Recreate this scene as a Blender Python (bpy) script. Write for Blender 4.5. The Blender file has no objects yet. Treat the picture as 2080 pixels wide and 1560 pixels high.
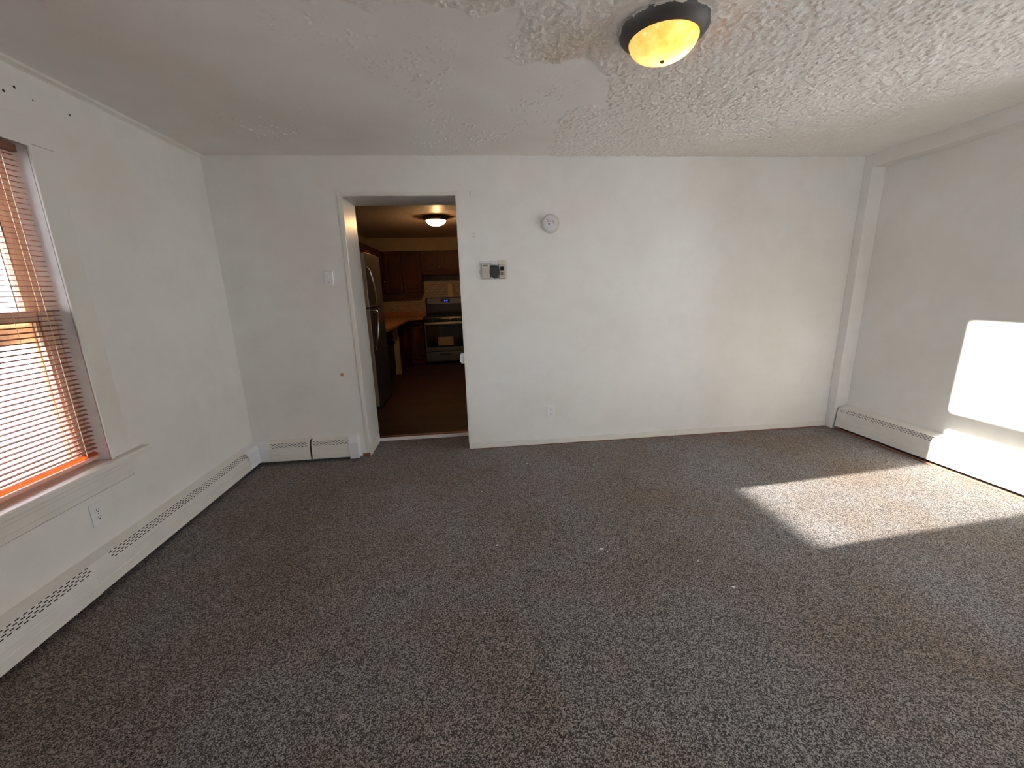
import bpy, bmesh, math, random
from mathutils import Vector, Matrix
random.seed(7)
SC = bpy.context.scene
COL = SC.collection
PI = math.pi

# ------------------------------------------------------------------ camera
CAMZ = 1.3934
def make_camera():
    p, y, r = 0.228159, 0.096701, 0.029745
    fwd = Vector((math.sin(y)*math.cos(p), math.cos(y)*math.cos(p), -math.sin(p)))
    right = Vector((math.cos(y), -math.sin(y), 0)); down = fwd.cross(right)
    r2 = right*math.cos(r) + down*math.sin(r); d2 = -right*math.sin(r) + down*math.cos(r)
    up, back = -d2, -fwd
    cd = bpy.data.cameras.new('camera'); cd.sensor_width = 36; cd.lens = 822.29*36/2080
    cd.clip_start = 0.02
    c = bpy.data.objects.new('camera', cd); COL.objects.link(c)
    m = Matrix(((r2.x, up.x, back.x, 0), (r2.y, up.y, back.y, 0), (r2.z, up.z, back.z, CAMZ), (0, 0, 0, 1)))
    c.matrix_world = m
    SC.camera = c
make_camera()

# ------------------------------------------------------------------ world, sun, exposure
SC.view_settings.view_transform = 'Standard'
SC.view_settings.look = 'None'
SC.view_settings.gamma = 1
SC.view_settings.use_curve_mapping = False
SC.view_settings.exposure = 0.6
SKY_STRENGTH = 8.5
SUN_STRENGTH = 46.0
w = bpy.data.worlds.new('sky'); SC.world = w; w.use_nodes = True
nt = w.node_tree; nt.nodes.clear()
wo = nt.nodes.new('ShaderNodeOutputWorld'); bg = nt.nodes.new('ShaderNodeBackground')
bg.inputs[0].default_value = (0.86, 0.91, 1.0, 1); bg.inputs[1].default_value = SKY_STRENGTH
nt.links.new(bg.outputs[0], wo.inputs[0])
sd = bpy.data.lights.new('sun', 'SUN'); sd.energy = SUN_STRENGTH; sd.angle = math.radians(0.55); sd.color = (1.0, 0.91, 0.81)
sun = bpy.data.objects.new('sun', sd); COL.objects.link(sun)
SUN_DIR = Vector((1.0, 0.085, -0.172)).normalized()
sun.rotation_euler = SUN_DIR.to_track_quat('-Z', 'Y').to_euler()
sun.location = (-6, 1.5, 3)
SC.cycles.use_denoising = True
SC.cycles.max_bounces = 14; SC.cycles.diffuse_bounces = 8; SC.cycles.transparent_max_bounces = 16
SC.cycles.sample_clamp_indirect = 8.0
SC.cycles.caustics_reflective = False; SC.cycles.caustics_refractive = False

# room dimensions
XL, XR, XP, D, H = -1.899, 3.55, 3.422, 3.468, 2.42      # XP: face of the corner post and beam
YF = -3.0                                              # wall behind the camera
DW0, DW1, DH = -0.940, -0.067, 2.137                      # doorway
WY0, WY1, WZ0, WZ1 = 1.33, 2.17, 0.60, 2.08               # left window opening
TH = 0.19                                               # outer wall thickness
DT = 0.37                                                # thickness of the wall with the doorway

def portal(name, loc, rot, sx, sy):
    l = bpy.data.lights.new(name, 'AREA'); l.shape = 'RECTANGLE'; l.size = sx; l.size_y = sy
    l.cycles.is_portal = True
    o = bpy.data.objects.new(name, l); COL.objects.link(o); o.location = loc; o.rotation_euler = rot
portal('window_portal', (XL-TH-0.02, (WY0+WY1)/2, (WZ0+WZ1)/2), (0, -PI/2, 0), 1.48, 0.84)

# ------------------------------------------------------------------ material helpers
def newmat(name):
    m = bpy.data.materials.new(name); m.use_nodes = True
    n = m.node_tree; b = n.nodes['Principled BSDF']
    return m, n, b
def N(n, t, **k):
    x = n.nodes.new(t)
    for a, v in k.items(): setattr(x, a, v)
    return x
def L(n, a, b): n.links.new(a, b)
def noise(n, scale, detail=3, rough=0.5, vec=None):
    if vec is None:
        tc = N(n, 'ShaderNodeTexCoord'); vec = tc.outputs['Object']
    x = N(n, 'ShaderNodeTexNoise'); x.inputs['Scale'].default_value = scale
    x.inputs['Detail'].default_value = detail; x.inputs['Roughness'].default_value = rough
    L(n, vec, x.inputs['Vector']); return x
def ramp(n, fac, stops):
    r = N(n, 'ShaderNodeValToRGB'); e = r.color_ramp.elements
    while len(e) < len(stops): e.new(0.5)
    for i, (p, c) in enumerate(stops):
        e[i].position = p; e[i].color = (c[0], c[1], c[2], 1) if hasattr(c, '__len__') else (c, c, c, 1)
    L(n, fac, r.inputs[0]); return r
def bump(n, b, height, strength, dist):
    x = N(n, 'ShaderNodeBump'); x.inputs['Strength'].default_value = strength; x.inputs['Distance'].default_value = dist
    L(n, height, x.inputs['Height']); L(n, x.outputs[0], b.inputs['Normal']); return x
def math_(n, op, a, b=None, clamp=False):
    x = N(n, 'ShaderNodeMath'); x.operation = op; x.use_clamp = clamp
    for i, v in enumerate((a, b)):
        if v is None: continue
        if isinstance(v, (int, float)): x.inputs[i].default_value = v
        else: L(n, v, x.inputs[i])
    return x.outputs[0]
def mixc(n, fac, a, b, mode='MIX'):
    x = N(n, 'ShaderNodeMix'); x.data_type = 'RGBA'; x.blend_type = mode
    if isinstance(fac, (int, float)): x.inputs[0].default_value = fac
    else: L(n, fac, x.inputs[0])
    for i, v in ((6, a), (7, b)):
        if hasattr(v, '__len__'): x.inputs[i].default_value = (v[0], v[1], v[2], 1)
        else: L(n, v, x.inputs[i])
    return x.outputs[2]
def simple(name, col, rough=0.5, metal=0.0, nscale=60, namt=0.06, bumpd=0.0, coat=0.0, spec=0.5):
    m, n, b = newmat(name)
    nz = noise(n, nscale)
    c2 = tuple(max(0, c*(1-namt*2)) for c in col)
    r = ramp(n, nz.outputs[0], [(0.3, c2), (0.7, col)])
    L(n, r.outputs[0], b.inputs['Base Color'])
    b.inputs['Roughness'].default_value = rough; b.inputs['Metallic'].default_value = metal
    b.inputs['Coat Weight'].default_value = coat; b.inputs['Specular IOR Level'].default_value = spec
    if bumpd: bump(n, b, nz.outputs[0], 0.5, bumpd)
    return m

# --- painted plaster
def mat_wall(name='wall_paint', base=(0.76, 0.752, 0.73), stain=(0.71, 0.68, 0.63), rough=0.55):
    m, n, b = newmat(name)
    big = noise(n, 1.1, 4, 0.6); mid = noise(n, 5.0, 4, 0.6); fine = noise(n, 90, 4, 0.6)
    a = ramp(n, big.outputs[0], [(0.40, base), (0.70, stain)])
    c = mixc(n, math_(n, 'MULTIPLY', ramp(n, mid.outputs[0], [(0.45, 0), (0.75, 1)]).outputs[0], 0.25), a.outputs[0], (0.60, 0.58, 0.54))
    L(n, c, b.inputs['Base Color']); b.inputs['Roughness'].default_value = rough
    s = math_(n, 'ADD', math_(n, 'MULTIPLY', fine.outputs[0], 0.35), math_(n, 'MULTIPLY', mid.outputs[0], 1.6))
    bump(n, b, s, 0.5, 0.0025)
    return m
M = {}
M['wall'] = mat_wall()
M['trim'] = mat_wall('trim_paint', (0.72, 0.70, 0.66), (0.66, 0.62, 0.55), 0.38)
M['caulk'] = simple('dirty_caulk', (0.30, 0.26, 0.22), 0.7, nscale=40, namt=0.2)
M['jamb_gloss'] = mat_wall('semi_gloss_jamb_paint', (0.74, 0.73, 0.70), (0.68, 0.65, 0.59), 0.3)
M['jamb_white'] = simple('window_jamb_white', (0.78, 0.79, 0.80), 0.4, nscale=20)
# --- stippled ceiling with smooth repaired areas
def mat_ceiling():
    m, n, b = newmat('stippled_ceiling')
    tc = N(n, 'ShaderNodeTexCoord'); o = tc.outputs['Object']
    at = N(n, 'ShaderNodeAttribute'); at.attribute_name = 'stipple'; rough = at.outputs['Fac']
    nz = noise(n, 85, 3, 0.6, o)
    hh = math_(n, 'MULTIPLY', nz.outputs[0], math_(n, 'ADD', math_(n, 'MULTIPLY', rough, 0.8), 0.2))
    bump(n, b, hh, 0.8, 0.006)
    big = noise(n, 0.9, 3, 0.6, o)
    c = ramp(n, big.outputs[0], [(0.40, (0.82, 0.805, 0.785)), (0.68, (0.75, 0.71, 0.66))])
    c2 = mixc(n, math_(n, 'MULTIPLY', rough, 0.35), c.outputs[0], (0.76, 0.70, 0.63))
    # water stain on the old stipple beside the lamp
    wn = noise(n, 2.2, 5, 0.62, o)
    d = N(n, 'ShaderNodeVectorMath'); d.operation = 'DISTANCE'; L(n, o, d.inputs[0]); d.inputs[1].default_value = (0.50, 2.02, 0.0)
    dd = math_(n, 'ADD', d.outputs['Value'], math_(n, 'MULTIPLY', math_(n, 'SUBTRACT', wn.outputs[0], 0.5), 0.5))
    st = ramp(n, dd, [(0.08, 1), (0.22, 0)])
    c3 = mixc(n, math_(n, 'MULTIPLY', math_(n, 'MULTIPLY', st.outputs[0], rough), 0.6), c2, (0.58, 0.47, 0.36))
    L(n, c3, b.inputs['Base Color']); b.inputs['Roughness'].default_value = 0.75
    return m
M['ceiling'] = mat_ceiling()
# --- carpet
def mat_carpet():
    m, n, b = newmat('speckled_loop_carpet')
    tc = N(n, 'ShaderNodeTexCoord'); o = tc.outputs['Object']
    v = N(n, 'ShaderNodeTexVoronoi'); v.inputs['Scale'].default_value = 270; L(n, o, v.inputs['Vector'])
    sepc = N(n, 'ShaderNodeSeparateColor'); L(n, v.outputs['Color'], sepc.inputs[0])
    sp = noise(n, 420, 2, 0.6, o)
    f = math_(n, 'ADD', math_(n, 'MULTIPLY', sepc.outputs[0], 0.6), math_(n, 'MULTIPLY', sp.outputs[0], 0.5))
    big = noise(n, 1.3, 4, 0.6, o)
    grey = ramp(n, f, [(0.30, (0.026, 0.023, 0.0225)), (0.52, (0.093, 0.085, 0.084)), (0.76, (0.32, 0.30, 0.296))])
    brn = ramp(n, f, [(0.30, (0.022, 0.016, 0.012)), (0.52, (0.086, 0.064, 0.052)), (0.76, (0.29, 0.235, 0.195))])
    bm = ramp(n, big.outputs[0], [(0.40, 0), (0.62, 1)])
    c = mixc(n, bm.outputs[0], grey.outputs[0], brn.outputs[0])
    L(n, c, b.inputs['Base Color']); b.inputs['Roughness'].default_value = 0.95
    b.inputs['Specular IOR Level'].default_value = 0.2
    b.inputs['Sheen Weight'].default_value = 0.10; b.inputs['Sheen Roughness'].default_value = 0.55; b.inputs['Sheen Tint'].default_value = (0.9, 0.83, 0.8, 1)
    h = math_(n, 'SUBTRACT', 1.0, v.outputs['Distance'])
    bump(n, b, h, 0.7, 0.004)
    return m
M['carpet'] = mat_carpet()
M['heater'] = simple('heater_enamel', (0.74, 0.715, 0.665), 0.42, nscale=12, namt=0.03)
M['heater_cap'] = simple('heater_cap_plastic', (0.74, 0.74, 0.76), 0.4, nscale=12, namt=0.02)
M['heater_dark'] = simple('heater_inside', (0.02, 0.018, 0.016), 0.7)
M['steel_pipe'] = simple('fin_tube', (0.16, 0.14, 0.12), 0.5, 0.6)
M['bare_wood'] = simple('bare_brown_wood', (0.24, 0.10, 0.055), 0.6, nscale=25, namt=0.2)
M['red_strip'] = simple('red_brown_wood_strip', (0.13, 0.028, 0.02), 0.45, nscale=25, namt=0.2)
M['white_plastic'] = simple('white_plastic', (0.76, 0.76, 0.76), 0.35, namt=0.02)
M['grey_plastic'] = simple('grey_white_plastic', (0.62, 0.61, 0.62), 0.4, namt=0.03)
M['beige_plastic'] = simple('beige_plastic', (0.50, 0.44, 0.36), 0.5, nscale=120, namt=0.15)
M['ivory_plastic'] = simple('ivory_plastic', (0.62, 0.58, 0.50), 0.45, nscale=80, namt=0.05)
M['black_plastic'] = simple('black_plastic', (0.018, 0.018, 0.022), 0.35)
M['dark'] = simple('dark_slot', (0.015, 0.013, 0.012), 0.7)
M['lcd'] = simple('lcd_green_grey', (0.16, 0.18, 0.15), 0.25)
M['chrome'] = simple('chrome', (0.75, 0.73, 0.70), 0.22, 1.0)
M['stain'] = simple('orange_stain', (0.62, 0.30, 0.22), 0.6, nscale=200, namt=0.2)
M['lint'] = simple('white_lint', (0.75, 0.74, 0.72), 0.8)
M['debris_dark'] = simple('dark_debris', (0.03, 0.028, 0.026), 0.8)
M['chip_white'] = simple('paint_chip', (0.55, 0.55, 0.52), 0.7)
# window
def mat_wood_sash():
    m, n, b = newmat('tan_sash_wood')
    tc = N(n, 'ShaderNodeTexCoord'); mp = N(n, 'ShaderNodeMapping'); mp.inputs['Scale'].default_value = (6, 6, 1); L(n, tc.outputs['Object'], mp.inputs[0])
    nz = noise(n, 14, 4, 0.6, mp.outputs[0])
    r = ramp(n, nz.outputs[0], [(0.3, (0.56, 0.37, 0.24)), (0.7, (0.70, 0.51, 0.36))])
    L(n, r.outputs[0], b.inputs['Base Color']); b.inputs['Roughness'].default_value = 0.45
    return m
M['sash'] = mat_wood_sash()
def mat_glass(name, col=(1, 1, 1)):
    m, n, b = newmat(name); n.nodes.remove(b)
    out = n.nodes['Material Output']; t = N(n, 'ShaderNodeBsdfTransparent'); g = N(n, 'ShaderNodeBsdfGlossy'); mx = N(n, 'ShaderNodeMixShader')
    nz = noise(n, 3); rr = ramp(n, nz.outputs[0], [(0.3, tuple(c*0.94 for c in col)), (0.7, col)])
    L(n, rr.outputs[0], t.inputs[0]); g.inputs['Roughness'].default_value = 0.03
    fr = N(n, 'ShaderNodeFresnel'); fr.inputs[0].default_value = 1.3
    L(n, fr.outputs[0], mx.inputs[0]); L(n, t.outputs[0], mx.inputs[1]); L(n, g.outputs[0], mx.inputs[2]); L(n, mx.outputs[0], out.inputs[0])
    return m
M['glass'] = mat_glass('window_glass', (0.96, 0.98, 0.98))
def mat_slat(name='terracotta_blind_vinyl', c0=(0.27, 0.115, 0.085), c1=(0.34, 0.15, 0.11), tl=0.13):
    m, n, b = newmat(name)
    out = n.nodes['Material Output']; t = N(n, 'ShaderNodeBsdfTranslucent'); mx = N(n, 'ShaderNodeMixShader')
    nz = noise(n, 8); r = ramp(n, nz.outputs[0], [(0.3, c0), (0.7, c1)])
    L(n, r.outputs[0], b.inputs['Base Color']); t.inputs[0].default_value = (0.85, 0.25, 0.08, 1)
    b.inputs['Roughness'].default_value = 0.4
    mx.inputs[0].default_value = tl
    L(n, b.outputs[0], mx.inputs[1]); L(n, t.outputs[0], mx.inputs[2]); L(n, mx.outputs[0], out.inputs[0])
    return m
M['slat'] = mat_slat()
M['slat_rail'] = mat_slat('pale_terracotta_rail', (0.62, 0.40, 0.31), (0.70, 0.47, 0.38), 0.1)
M['slat_sunlit'] = mat_slat('sunlit_terracotta_slat', (0.45, 0.17, 0.09), (0.55, 0.22, 0.12), 0.6)  # lit copy of the slat vinyl, sun glow put into colour and translucency
M['headrail'] = simple('brown_headrail', (0.20, 0.085, 0.05), 0.45)
M['cord'] = simple('blind_cord', (0.72, 0.62, 0.55), 0.7)
M['bronze'] = simple('dark_bronze', (0.075, 0.065, 0.055), 0.45, 0.4, nscale=12, namt=0.15)
def mat_bronze_painted():
    # overpainted rim: ragged white brush strokes over dark bronze, only near the ceiling edge
    m, n, b = newmat('bronze_with_white_overpaint')
    tc = N(n, 'ShaderNodeTexCoord'); sep = N(n, 'ShaderNodeSeparateXYZ'); L(n, tc.outputs['Object'], sep.inputs[0])
    mp = N(n, 'ShaderNodeMapping'); mp.inputs['Scale'].default_value = (1, 1, 3.0); L(n, tc.outputs['Object'], mp.inputs[0])
    nz = noise(n, 16, 3, 0.65, mp.outputs[0])
    z = math_(n, 'ADD', sep.outputs[2], math_(n, 'MULTIPLY', math_(n, 'SUBTRACT', nz.outputs[0], 0.5), 0.075))
    f = ramp(n, math_(n, 'MULTIPLY', z, -10.0), [(0.13, 1), (0.15, 0)])
    c = mixc(n, f.outputs[0], (0.05, 0.045, 0.04), (0.50, 0.47, 0.42))
    L(n, c, b.inputs['Base Color']); b.inputs['Roughness'].default_value = 0.5
    return m
M['bronze_painted'] = mat_bronze_painted()
def mat_dome():
    m, n, b = newmat('amber_alabaster_glass'); n.nodes.remove(b)
    out = n.nodes['Material Output']
    tl = N(n, 'ShaderNodeBsdfTranslucent'); tr = N(n, 'ShaderNodeBsdfTransparent'); gl = N(n, 'ShaderNodeBsdfGlossy')
    nz = noise(n, 7, 4, 0.65)
    r = ramp(n, nz.outputs[0], [(0.38, (0.80, 0.40, 0.12)), (0.52, (0.93, 0.57, 0.25)), (0.64, (0.97, 0.70, 0.42))])
    L(n, r.outputs[0], tl.inputs[0]); tr.inputs[0].default_value = (1.0, 0.80, 0.5, 1); gl.inputs['Roughness'].default_value = 0.15
    m1 = N(n, 'ShaderNodeMixShader'); m1.inputs[0].default_value = 0.10
    L(n, tl.outputs[0], m1.inputs[1]); L(n, tr.outputs[0], m1.inputs[2])
    m2 = N(n, 'ShaderNodeMixShader'); m2.inputs[0].default_value = 0.05
    L(n, m1.outputs[0], m2.inputs[1]); L(n, gl.outputs[0], m2.inputs[2]); L(n, m2.outputs[0], out.inputs[0])
    return m
M['dome'] = mat_dome()
# kitchen
M['k_wall'] = simple('kitchen_wall_paint', (0.42, 0.33, 0.20), 0.6, nscale=4, namt=0.08)
def mat_kceil():
    m, n, b = newmat('kitchen_stippled_ceiling')
    nz = noise(n, 55, 3, 0.65); st = ramp(n, nz.outputs[0], [(0.42, 0), (0.62, 1)])
    b.inputs['Base Color'].default_value = (0.50, 0.36, 0.26, 1)
    big = noise(n, 1.0); r = ramp(n, big.outputs[0], [(0.35, (0.80, 0.65, 0.58)), (0.7, (0.72, 0.58, 0.48))]); L(n, r.outputs[0], b.inputs['Base Color'])
    b.inputs['Roughness'].default_value = 0.5; bump(n, b, st.outputs[0], 1.0, 0.008)
    return m
M['k_ceiling'] = mat_kceil()
def mat_kfloor():
    m, n, b = newmat('dark_wood_plank_floor')
    tc = N(n, 'ShaderNodeTexCoord')
    br = N(n, 'ShaderNodeTexBrick'); L(n, tc.outputs['Object'], br.inputs['Vector'])
    br.inputs['Scale'].default_value = 1.0; br.inputs['Brick Width'].default_value = 1.2; br.inputs['Row Height'].default_value = 0.15
    br.inputs['Mortar Size'].default_value = 0.0015
    br.inputs['Color1'].default_value = (0.020, 0.0085, 0.0095, 1); br.inputs['Color2'].default_value = (0.008, 0.005, 0.006, 1); br.inputs['Mortar'].default_value = (0.006, 0.004, 0.003, 1)
    mp = N(n, 'ShaderNodeMapping'); mp.inputs['Scale'].default_value = (1, 12, 1); L(n, tc.outputs['Object'], mp.inputs[0])
    nz = noise(n, 3, 4, 0.6, mp.outputs[0]); r = ramp(n, nz.outputs[0], [(0.3, 0.5), (0.7, 1.4)])
    c = mixc(n, 1.0, br.outputs['Color'], r.outputs[0], 'MULTIPLY')
    L(n, c, b.inputs['Base Color']); b.inputs['Roughness'].default_value = 0.55; b.inputs['Specular IOR Level'].default_value = 0.08
    return m
M['k_floor'] = mat_kfloor()
def mat_tile():
    m, n, b = newmat('small_beige_tile')
    tc = N(n, 'ShaderNodeTexCoord'); mp = N(n, 'ShaderNodeMapping'); mp.inputs['Rotation'].default_value = (PI/2, 0, 0); L(n, tc.outputs['Object'], mp.inputs[0])
    br = N(n, 'ShaderNodeTexBrick'); L(n, mp.outputs[0], br.inputs['Vector'])
    br.inputs['Scale'].default_value = 1.0; br.inputs['Brick Width'].default_value = 0.10; br.inputs['Row Height'].default_value = 0.05; br.inputs['Mortar Size'].default_value = 0.003
    br.inputs['Color1'].default_value = (0.46, 0.38, 0.28, 1); br.inputs['Color2'].default_value = (0.38, 0.31, 0.23, 1); br.inputs['Mortar'].default_value = (0.22, 0.17, 0.12, 1)
    L(n, br.outputs['Color'], b.inputs['Base Color']); b.inputs['Roughness'].default_value = 0.3
    return m
M['tile'] = mat_tile()
def mat_cherry():
    m, n, b = newmat('dark_cherry_wood')
    tc = N(n, 'ShaderNodeTexCoord'); mp = N(n, 'ShaderNodeMapping'); mp.inputs['Scale'].default_value = (8, 8, 1); L(n, tc.outputs['Object'], mp.inputs[0])
    nz = noise(n, 6, 4, 0.6, mp.outputs[0]); r = ramp(n, nz.outputs[0], [(0.3, (0.026, 0.0065, 0.0055)), (0.7, (0.052, 0.012, 0.010))])
    L(n, r.outputs[0], b.inputs['Base Color']); b.inputs['Roughness'].default_value = 0.55; b.inputs['Specular IOR Level'].default_value = 0.25
    return m
M['cherry'] = mat_cherry()
M['counter'] = simple('orange_brown_laminate', (0.52, 0.24, 0.10), 0.35, nscale=30, namt=0.15)
M['pale_panel'] = simple('pale_yellow_panel', (0.55, 0.44, 0.22), 0.5)
M['stainless'] = simple('stainless_steel', (0.27, 0.245, 0.21), 0.33, 0.9, nscale=40)
M['fridge_steel'] = simple('slate_steel', (0.14, 0.13, 0.125), 0.38, 0.7, nscale=40)
M['fridge_side'] = simple('fridge_side_grey', (0.022, 0.022, 0.024), 0.5)
M['fridge_edge'] = simple('door_edge_tan_steel', (0.55, 0.42, 0.27), 0.4, 0.5)
M['black_gloss'] = simple('black_glass', (0.006, 0.007, 0.011), 0.08, namt=0.0)
M['black_enamel'] = simple('black_enamel', (0.008, 0.008, 0.009), 0.25)
M['label'] = simple('tan_label_paper', (0.50, 0.36, 0.22), 0.6, nscale=90, namt=0.1)
M['label_ink'] = simple('label_print', (0.20, 0.12, 0.08), 0.6)
M['paper'] = simple('paper_towel', (0.72, 0.58, 0.46), 0.9, bumpd=0.001)
def mat_emit(name, col, s):
    m, n, b = newmat(name); nz = noise(n, 5); r = ramp(n, nz.outputs[0], [(0.3, tuple(c*0.95 for c in col)), (0.7, col)])
    L(n, r.outputs[0], b.inputs['Emission Color']); b.inputs['Emission Strength'].default_value = s
    b.inputs['Base Color'].default_value = (0.01, 0.01, 0.02, 1); return m
M['clock_blue'] = mat_emit('blue_clock_digits', (0.06, 0.10, 1.0), 1.6)
M['ground'] = simple('pale_ground_outside', (0.82, 0.82, 0.83), 0.9, nscale=2, namt=0.1)
M['siding'] = simple('outside_siding', (0.6, 0.6, 0.6), 0.8)

# ------------------------------------------------------------------ mesh helpers
class MB:
    def __init__(s): s.v = []; s.f = []
    def add(s, vs, fs):
        o = len(s.v); s.v += [tuple(a) for a in vs]; s.f += [tuple(i+o for i in f) for f in fs]; return s
    def box(s, x0, x1, y0, y1, z0, z1):
        return s.add([(x0,y0,z0),(x1,y0,z0),(x1,y1,z0),(x0,y1,z0),(x0,y0,z1),(x1,y0,z1),(x1,y1,z1),(x0,y1,z1)],
                     [(0,3,2,1),(4,5,6,7),(0,1,5,4),(1,2,6,5),(2,3,7,6),(3,0,4,7)])
    def prism(s, pts, axis, a, b, close=True):
        # pts: 2-D outline; axis x: (y,z), y: (x,z), z: (x,y)
        def P(p, t): return {'x': (t, p[0], p[1]), 'y': (p[0], t, p[1]), 'z': (p[0], p[1], t)}[axis]
        n = len(pts); vs = [P(p, a) for p in pts] + [P(p, b) for p in pts]
        fs = [(i, (i+1) % n, n+(i+1) % n, n+i) for i in range(n)]
        if close: fs += [tuple(reversed(range(n))), tuple(range(n, 2*n))]
        return s.add(vs, fs)
    def lathe(s, prof, axis='z', c=(0,0,0), seg=32):
        vs, fs = [], []; n = len(prof)
        for k in range(seg):
            t = 2*PI*k/seg; ca, sa = math.cos(t), math.sin(t)
            for r, h in prof:
                p = {'z': (r*ca, r*sa, h), 'y': (r*ca, h, r*sa), 'x': (h, r*ca, r*sa)}[axis]
                vs.append((p[0]+c[0], p[1]+c[1], p[2]+c[2]))
        for k in range(seg):
            k2 = (k+1) % seg
            for i in range(n-1): fs.append((k*n+i, k2*n+i, k2*n+i+1, k*n+i+1))
        return s.add(vs, fs)
    def tube(s, path, r, seg=8):
        vs, fs = [], []; path = [Vector(p) for p in path]; m = len(path)
        for i, p in enumerate(path):
            d = (path[min(i+1, m-1)] - path[max(i-1, 0)]).normalized()
            u = d.cross(Vector((0.13, 0.31, 0.94)))
            if u.length < 1e-3: u = d.cross(Vector((1, 0, 0)))
            u.normalize(); w_ = d.cross(u)
            rr = r[i] if hasattr(r, '__len__') else r
            for k in range(seg):
                t = 2*PI*k/seg; vs.append(p + u*rr*math.cos(t) + w_*rr*math.sin(t))
        for i in range(m-1):
            for k in range(seg):
                k2 = (k+1) % seg; fs.append((i*seg+k, i*seg+k2, (i+1)*seg+k2, (i+1)*seg+k))
        fs.append(tuple(reversed(range(seg)))); fs.append(tuple((m-1)*seg+k for k in range(seg)))
        return s.add(vs, fs)
    def build(s, name, mat, parent=None, bevel=0, smooth=False, origin=None, segs=2):
        me = bpy.data.meshes.new(name)
        vs = s.v
        o = bpy.data.objects.new(name, me)
        if origin is None and parent is None:
            xs, ys, zs = zip(*vs); origin = ((min(xs)+max(xs))/2, (min(ys)+max(ys))/2, min(zs))
        off = Vector(origin) if origin is not None else Vector((0, 0, 0))
        base = Vector(parent['_org']) if parent is not None and '_org' in parent else Vector((0, 0, 0))
        if parent is None:
            me.from_pydata([tuple(Vector(a)-off) for a in vs], [], s.f); o.location = off; o['_org'] = tuple(off)
        else:
            me.from_pydata([tuple(Vector(a)-base) for a in vs], [], s.f); o['_org'] = tuple(base)
        me.update(); bm = bmesh.new(); bm.from_mesh(me); bmesh.ops.remove_doubles(bm, verts=bm.verts, dist=1e-6)
        bmesh.ops.recalc_face_normals(bm, faces=bm.faces); bm.to_mesh(me); bm.free()
        me.materials.append(M[mat] if isinstance(mat, str) else mat)
        COL.objects.link(o)
        if parent is not None: o.parent = parent
        if bevel:
            md = o.modifiers.new('bevel', 'BEVEL'); md.width = bevel; md.segments = segs; md.limit_method = 'ANGLE'; md.angle_limit = math.radians(40)
        if smooth:
            for p in me.polygons: p.use_smooth = True
            me.set_sharp_from_angle(angle=math.radians(40))
        return o
def tag(o, label, cat, group=None):
    o['label'] = label; o['category'] = cat
    if group: o['group'] = group
    return o
def empty(name, loc, label=None, cat=None, group=None, kind=None):
    o = bpy.data.objects.new(name, None); COL.objects.link(o); o.location = loc; o['_org'] = tuple(loc); o.empty_display_size = 0.1
    if label: o['label'] = label
    if cat: o['category'] = cat
    if group: o['group'] = group
    if kind: o['kind'] = kind
    return o
def struct(name, mb, mat, parent=None, origin=(0,0,0), **k):
    o = mb.build(name, mat, parent, origin=origin if parent is None else None, **k)
    if parent is None: o['kind'] = 'structure'
    return o
def rect_wall(mb, axis, a0, a1, u0, u1, z0, z1, holes):
    # solid wall slab between a0..a1 on axis, spanning u0..u1 and z0..z1, with rectangular holes (u0,u1,z0,z1)
    us = sorted({u0, u1, *[h[0] for h in holes], *[h[1] for h in holes]})
    zs = sorted({z0, z1, *[h[2] for h in holes], *[h[3] for h in holes]})
    solid = {}
    for i in range(len(us)-1):
        for j in range(len(zs)-1):
            cu, cz = (us[i]+us[i+1])/2, (zs[j]+zs[j+1])/2
            solid[i, j] = not any(h[0] < cu < h[1] and h[2] < cz < h[3] for h in holes)
    def P(a, u, z): return (a, u, z) if axis == 'x' else (u, a, z)
    for (i, j), ok in solid.items():
        if not ok: continue
        q = [(us[i], zs[j]), (us[i+1], zs[j]), (us[i+1], zs[j+1]), (us[i], zs[j+1])]
        mb.add([P(a0, *p) for p in q], [(0, 1, 2, 3)]); mb.add([P(a1, *p) for p in q], [(3, 2, 1, 0)])
        for (di, dj, e) in ((-1, 0, (3, 0)), (1, 0, (1, 2)), (0, -1, (0, 1)), (0, 1, (2, 3))):
            if not solid.get((i+di, j+dj), False):
                p, r = q[e[0]], q[e[1]]
                mb.add([P(a0, *p), P(a1, *p), P(a1, *r), P(a0, *r)], [(0, 1, 2, 3)])
    return mb

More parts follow.
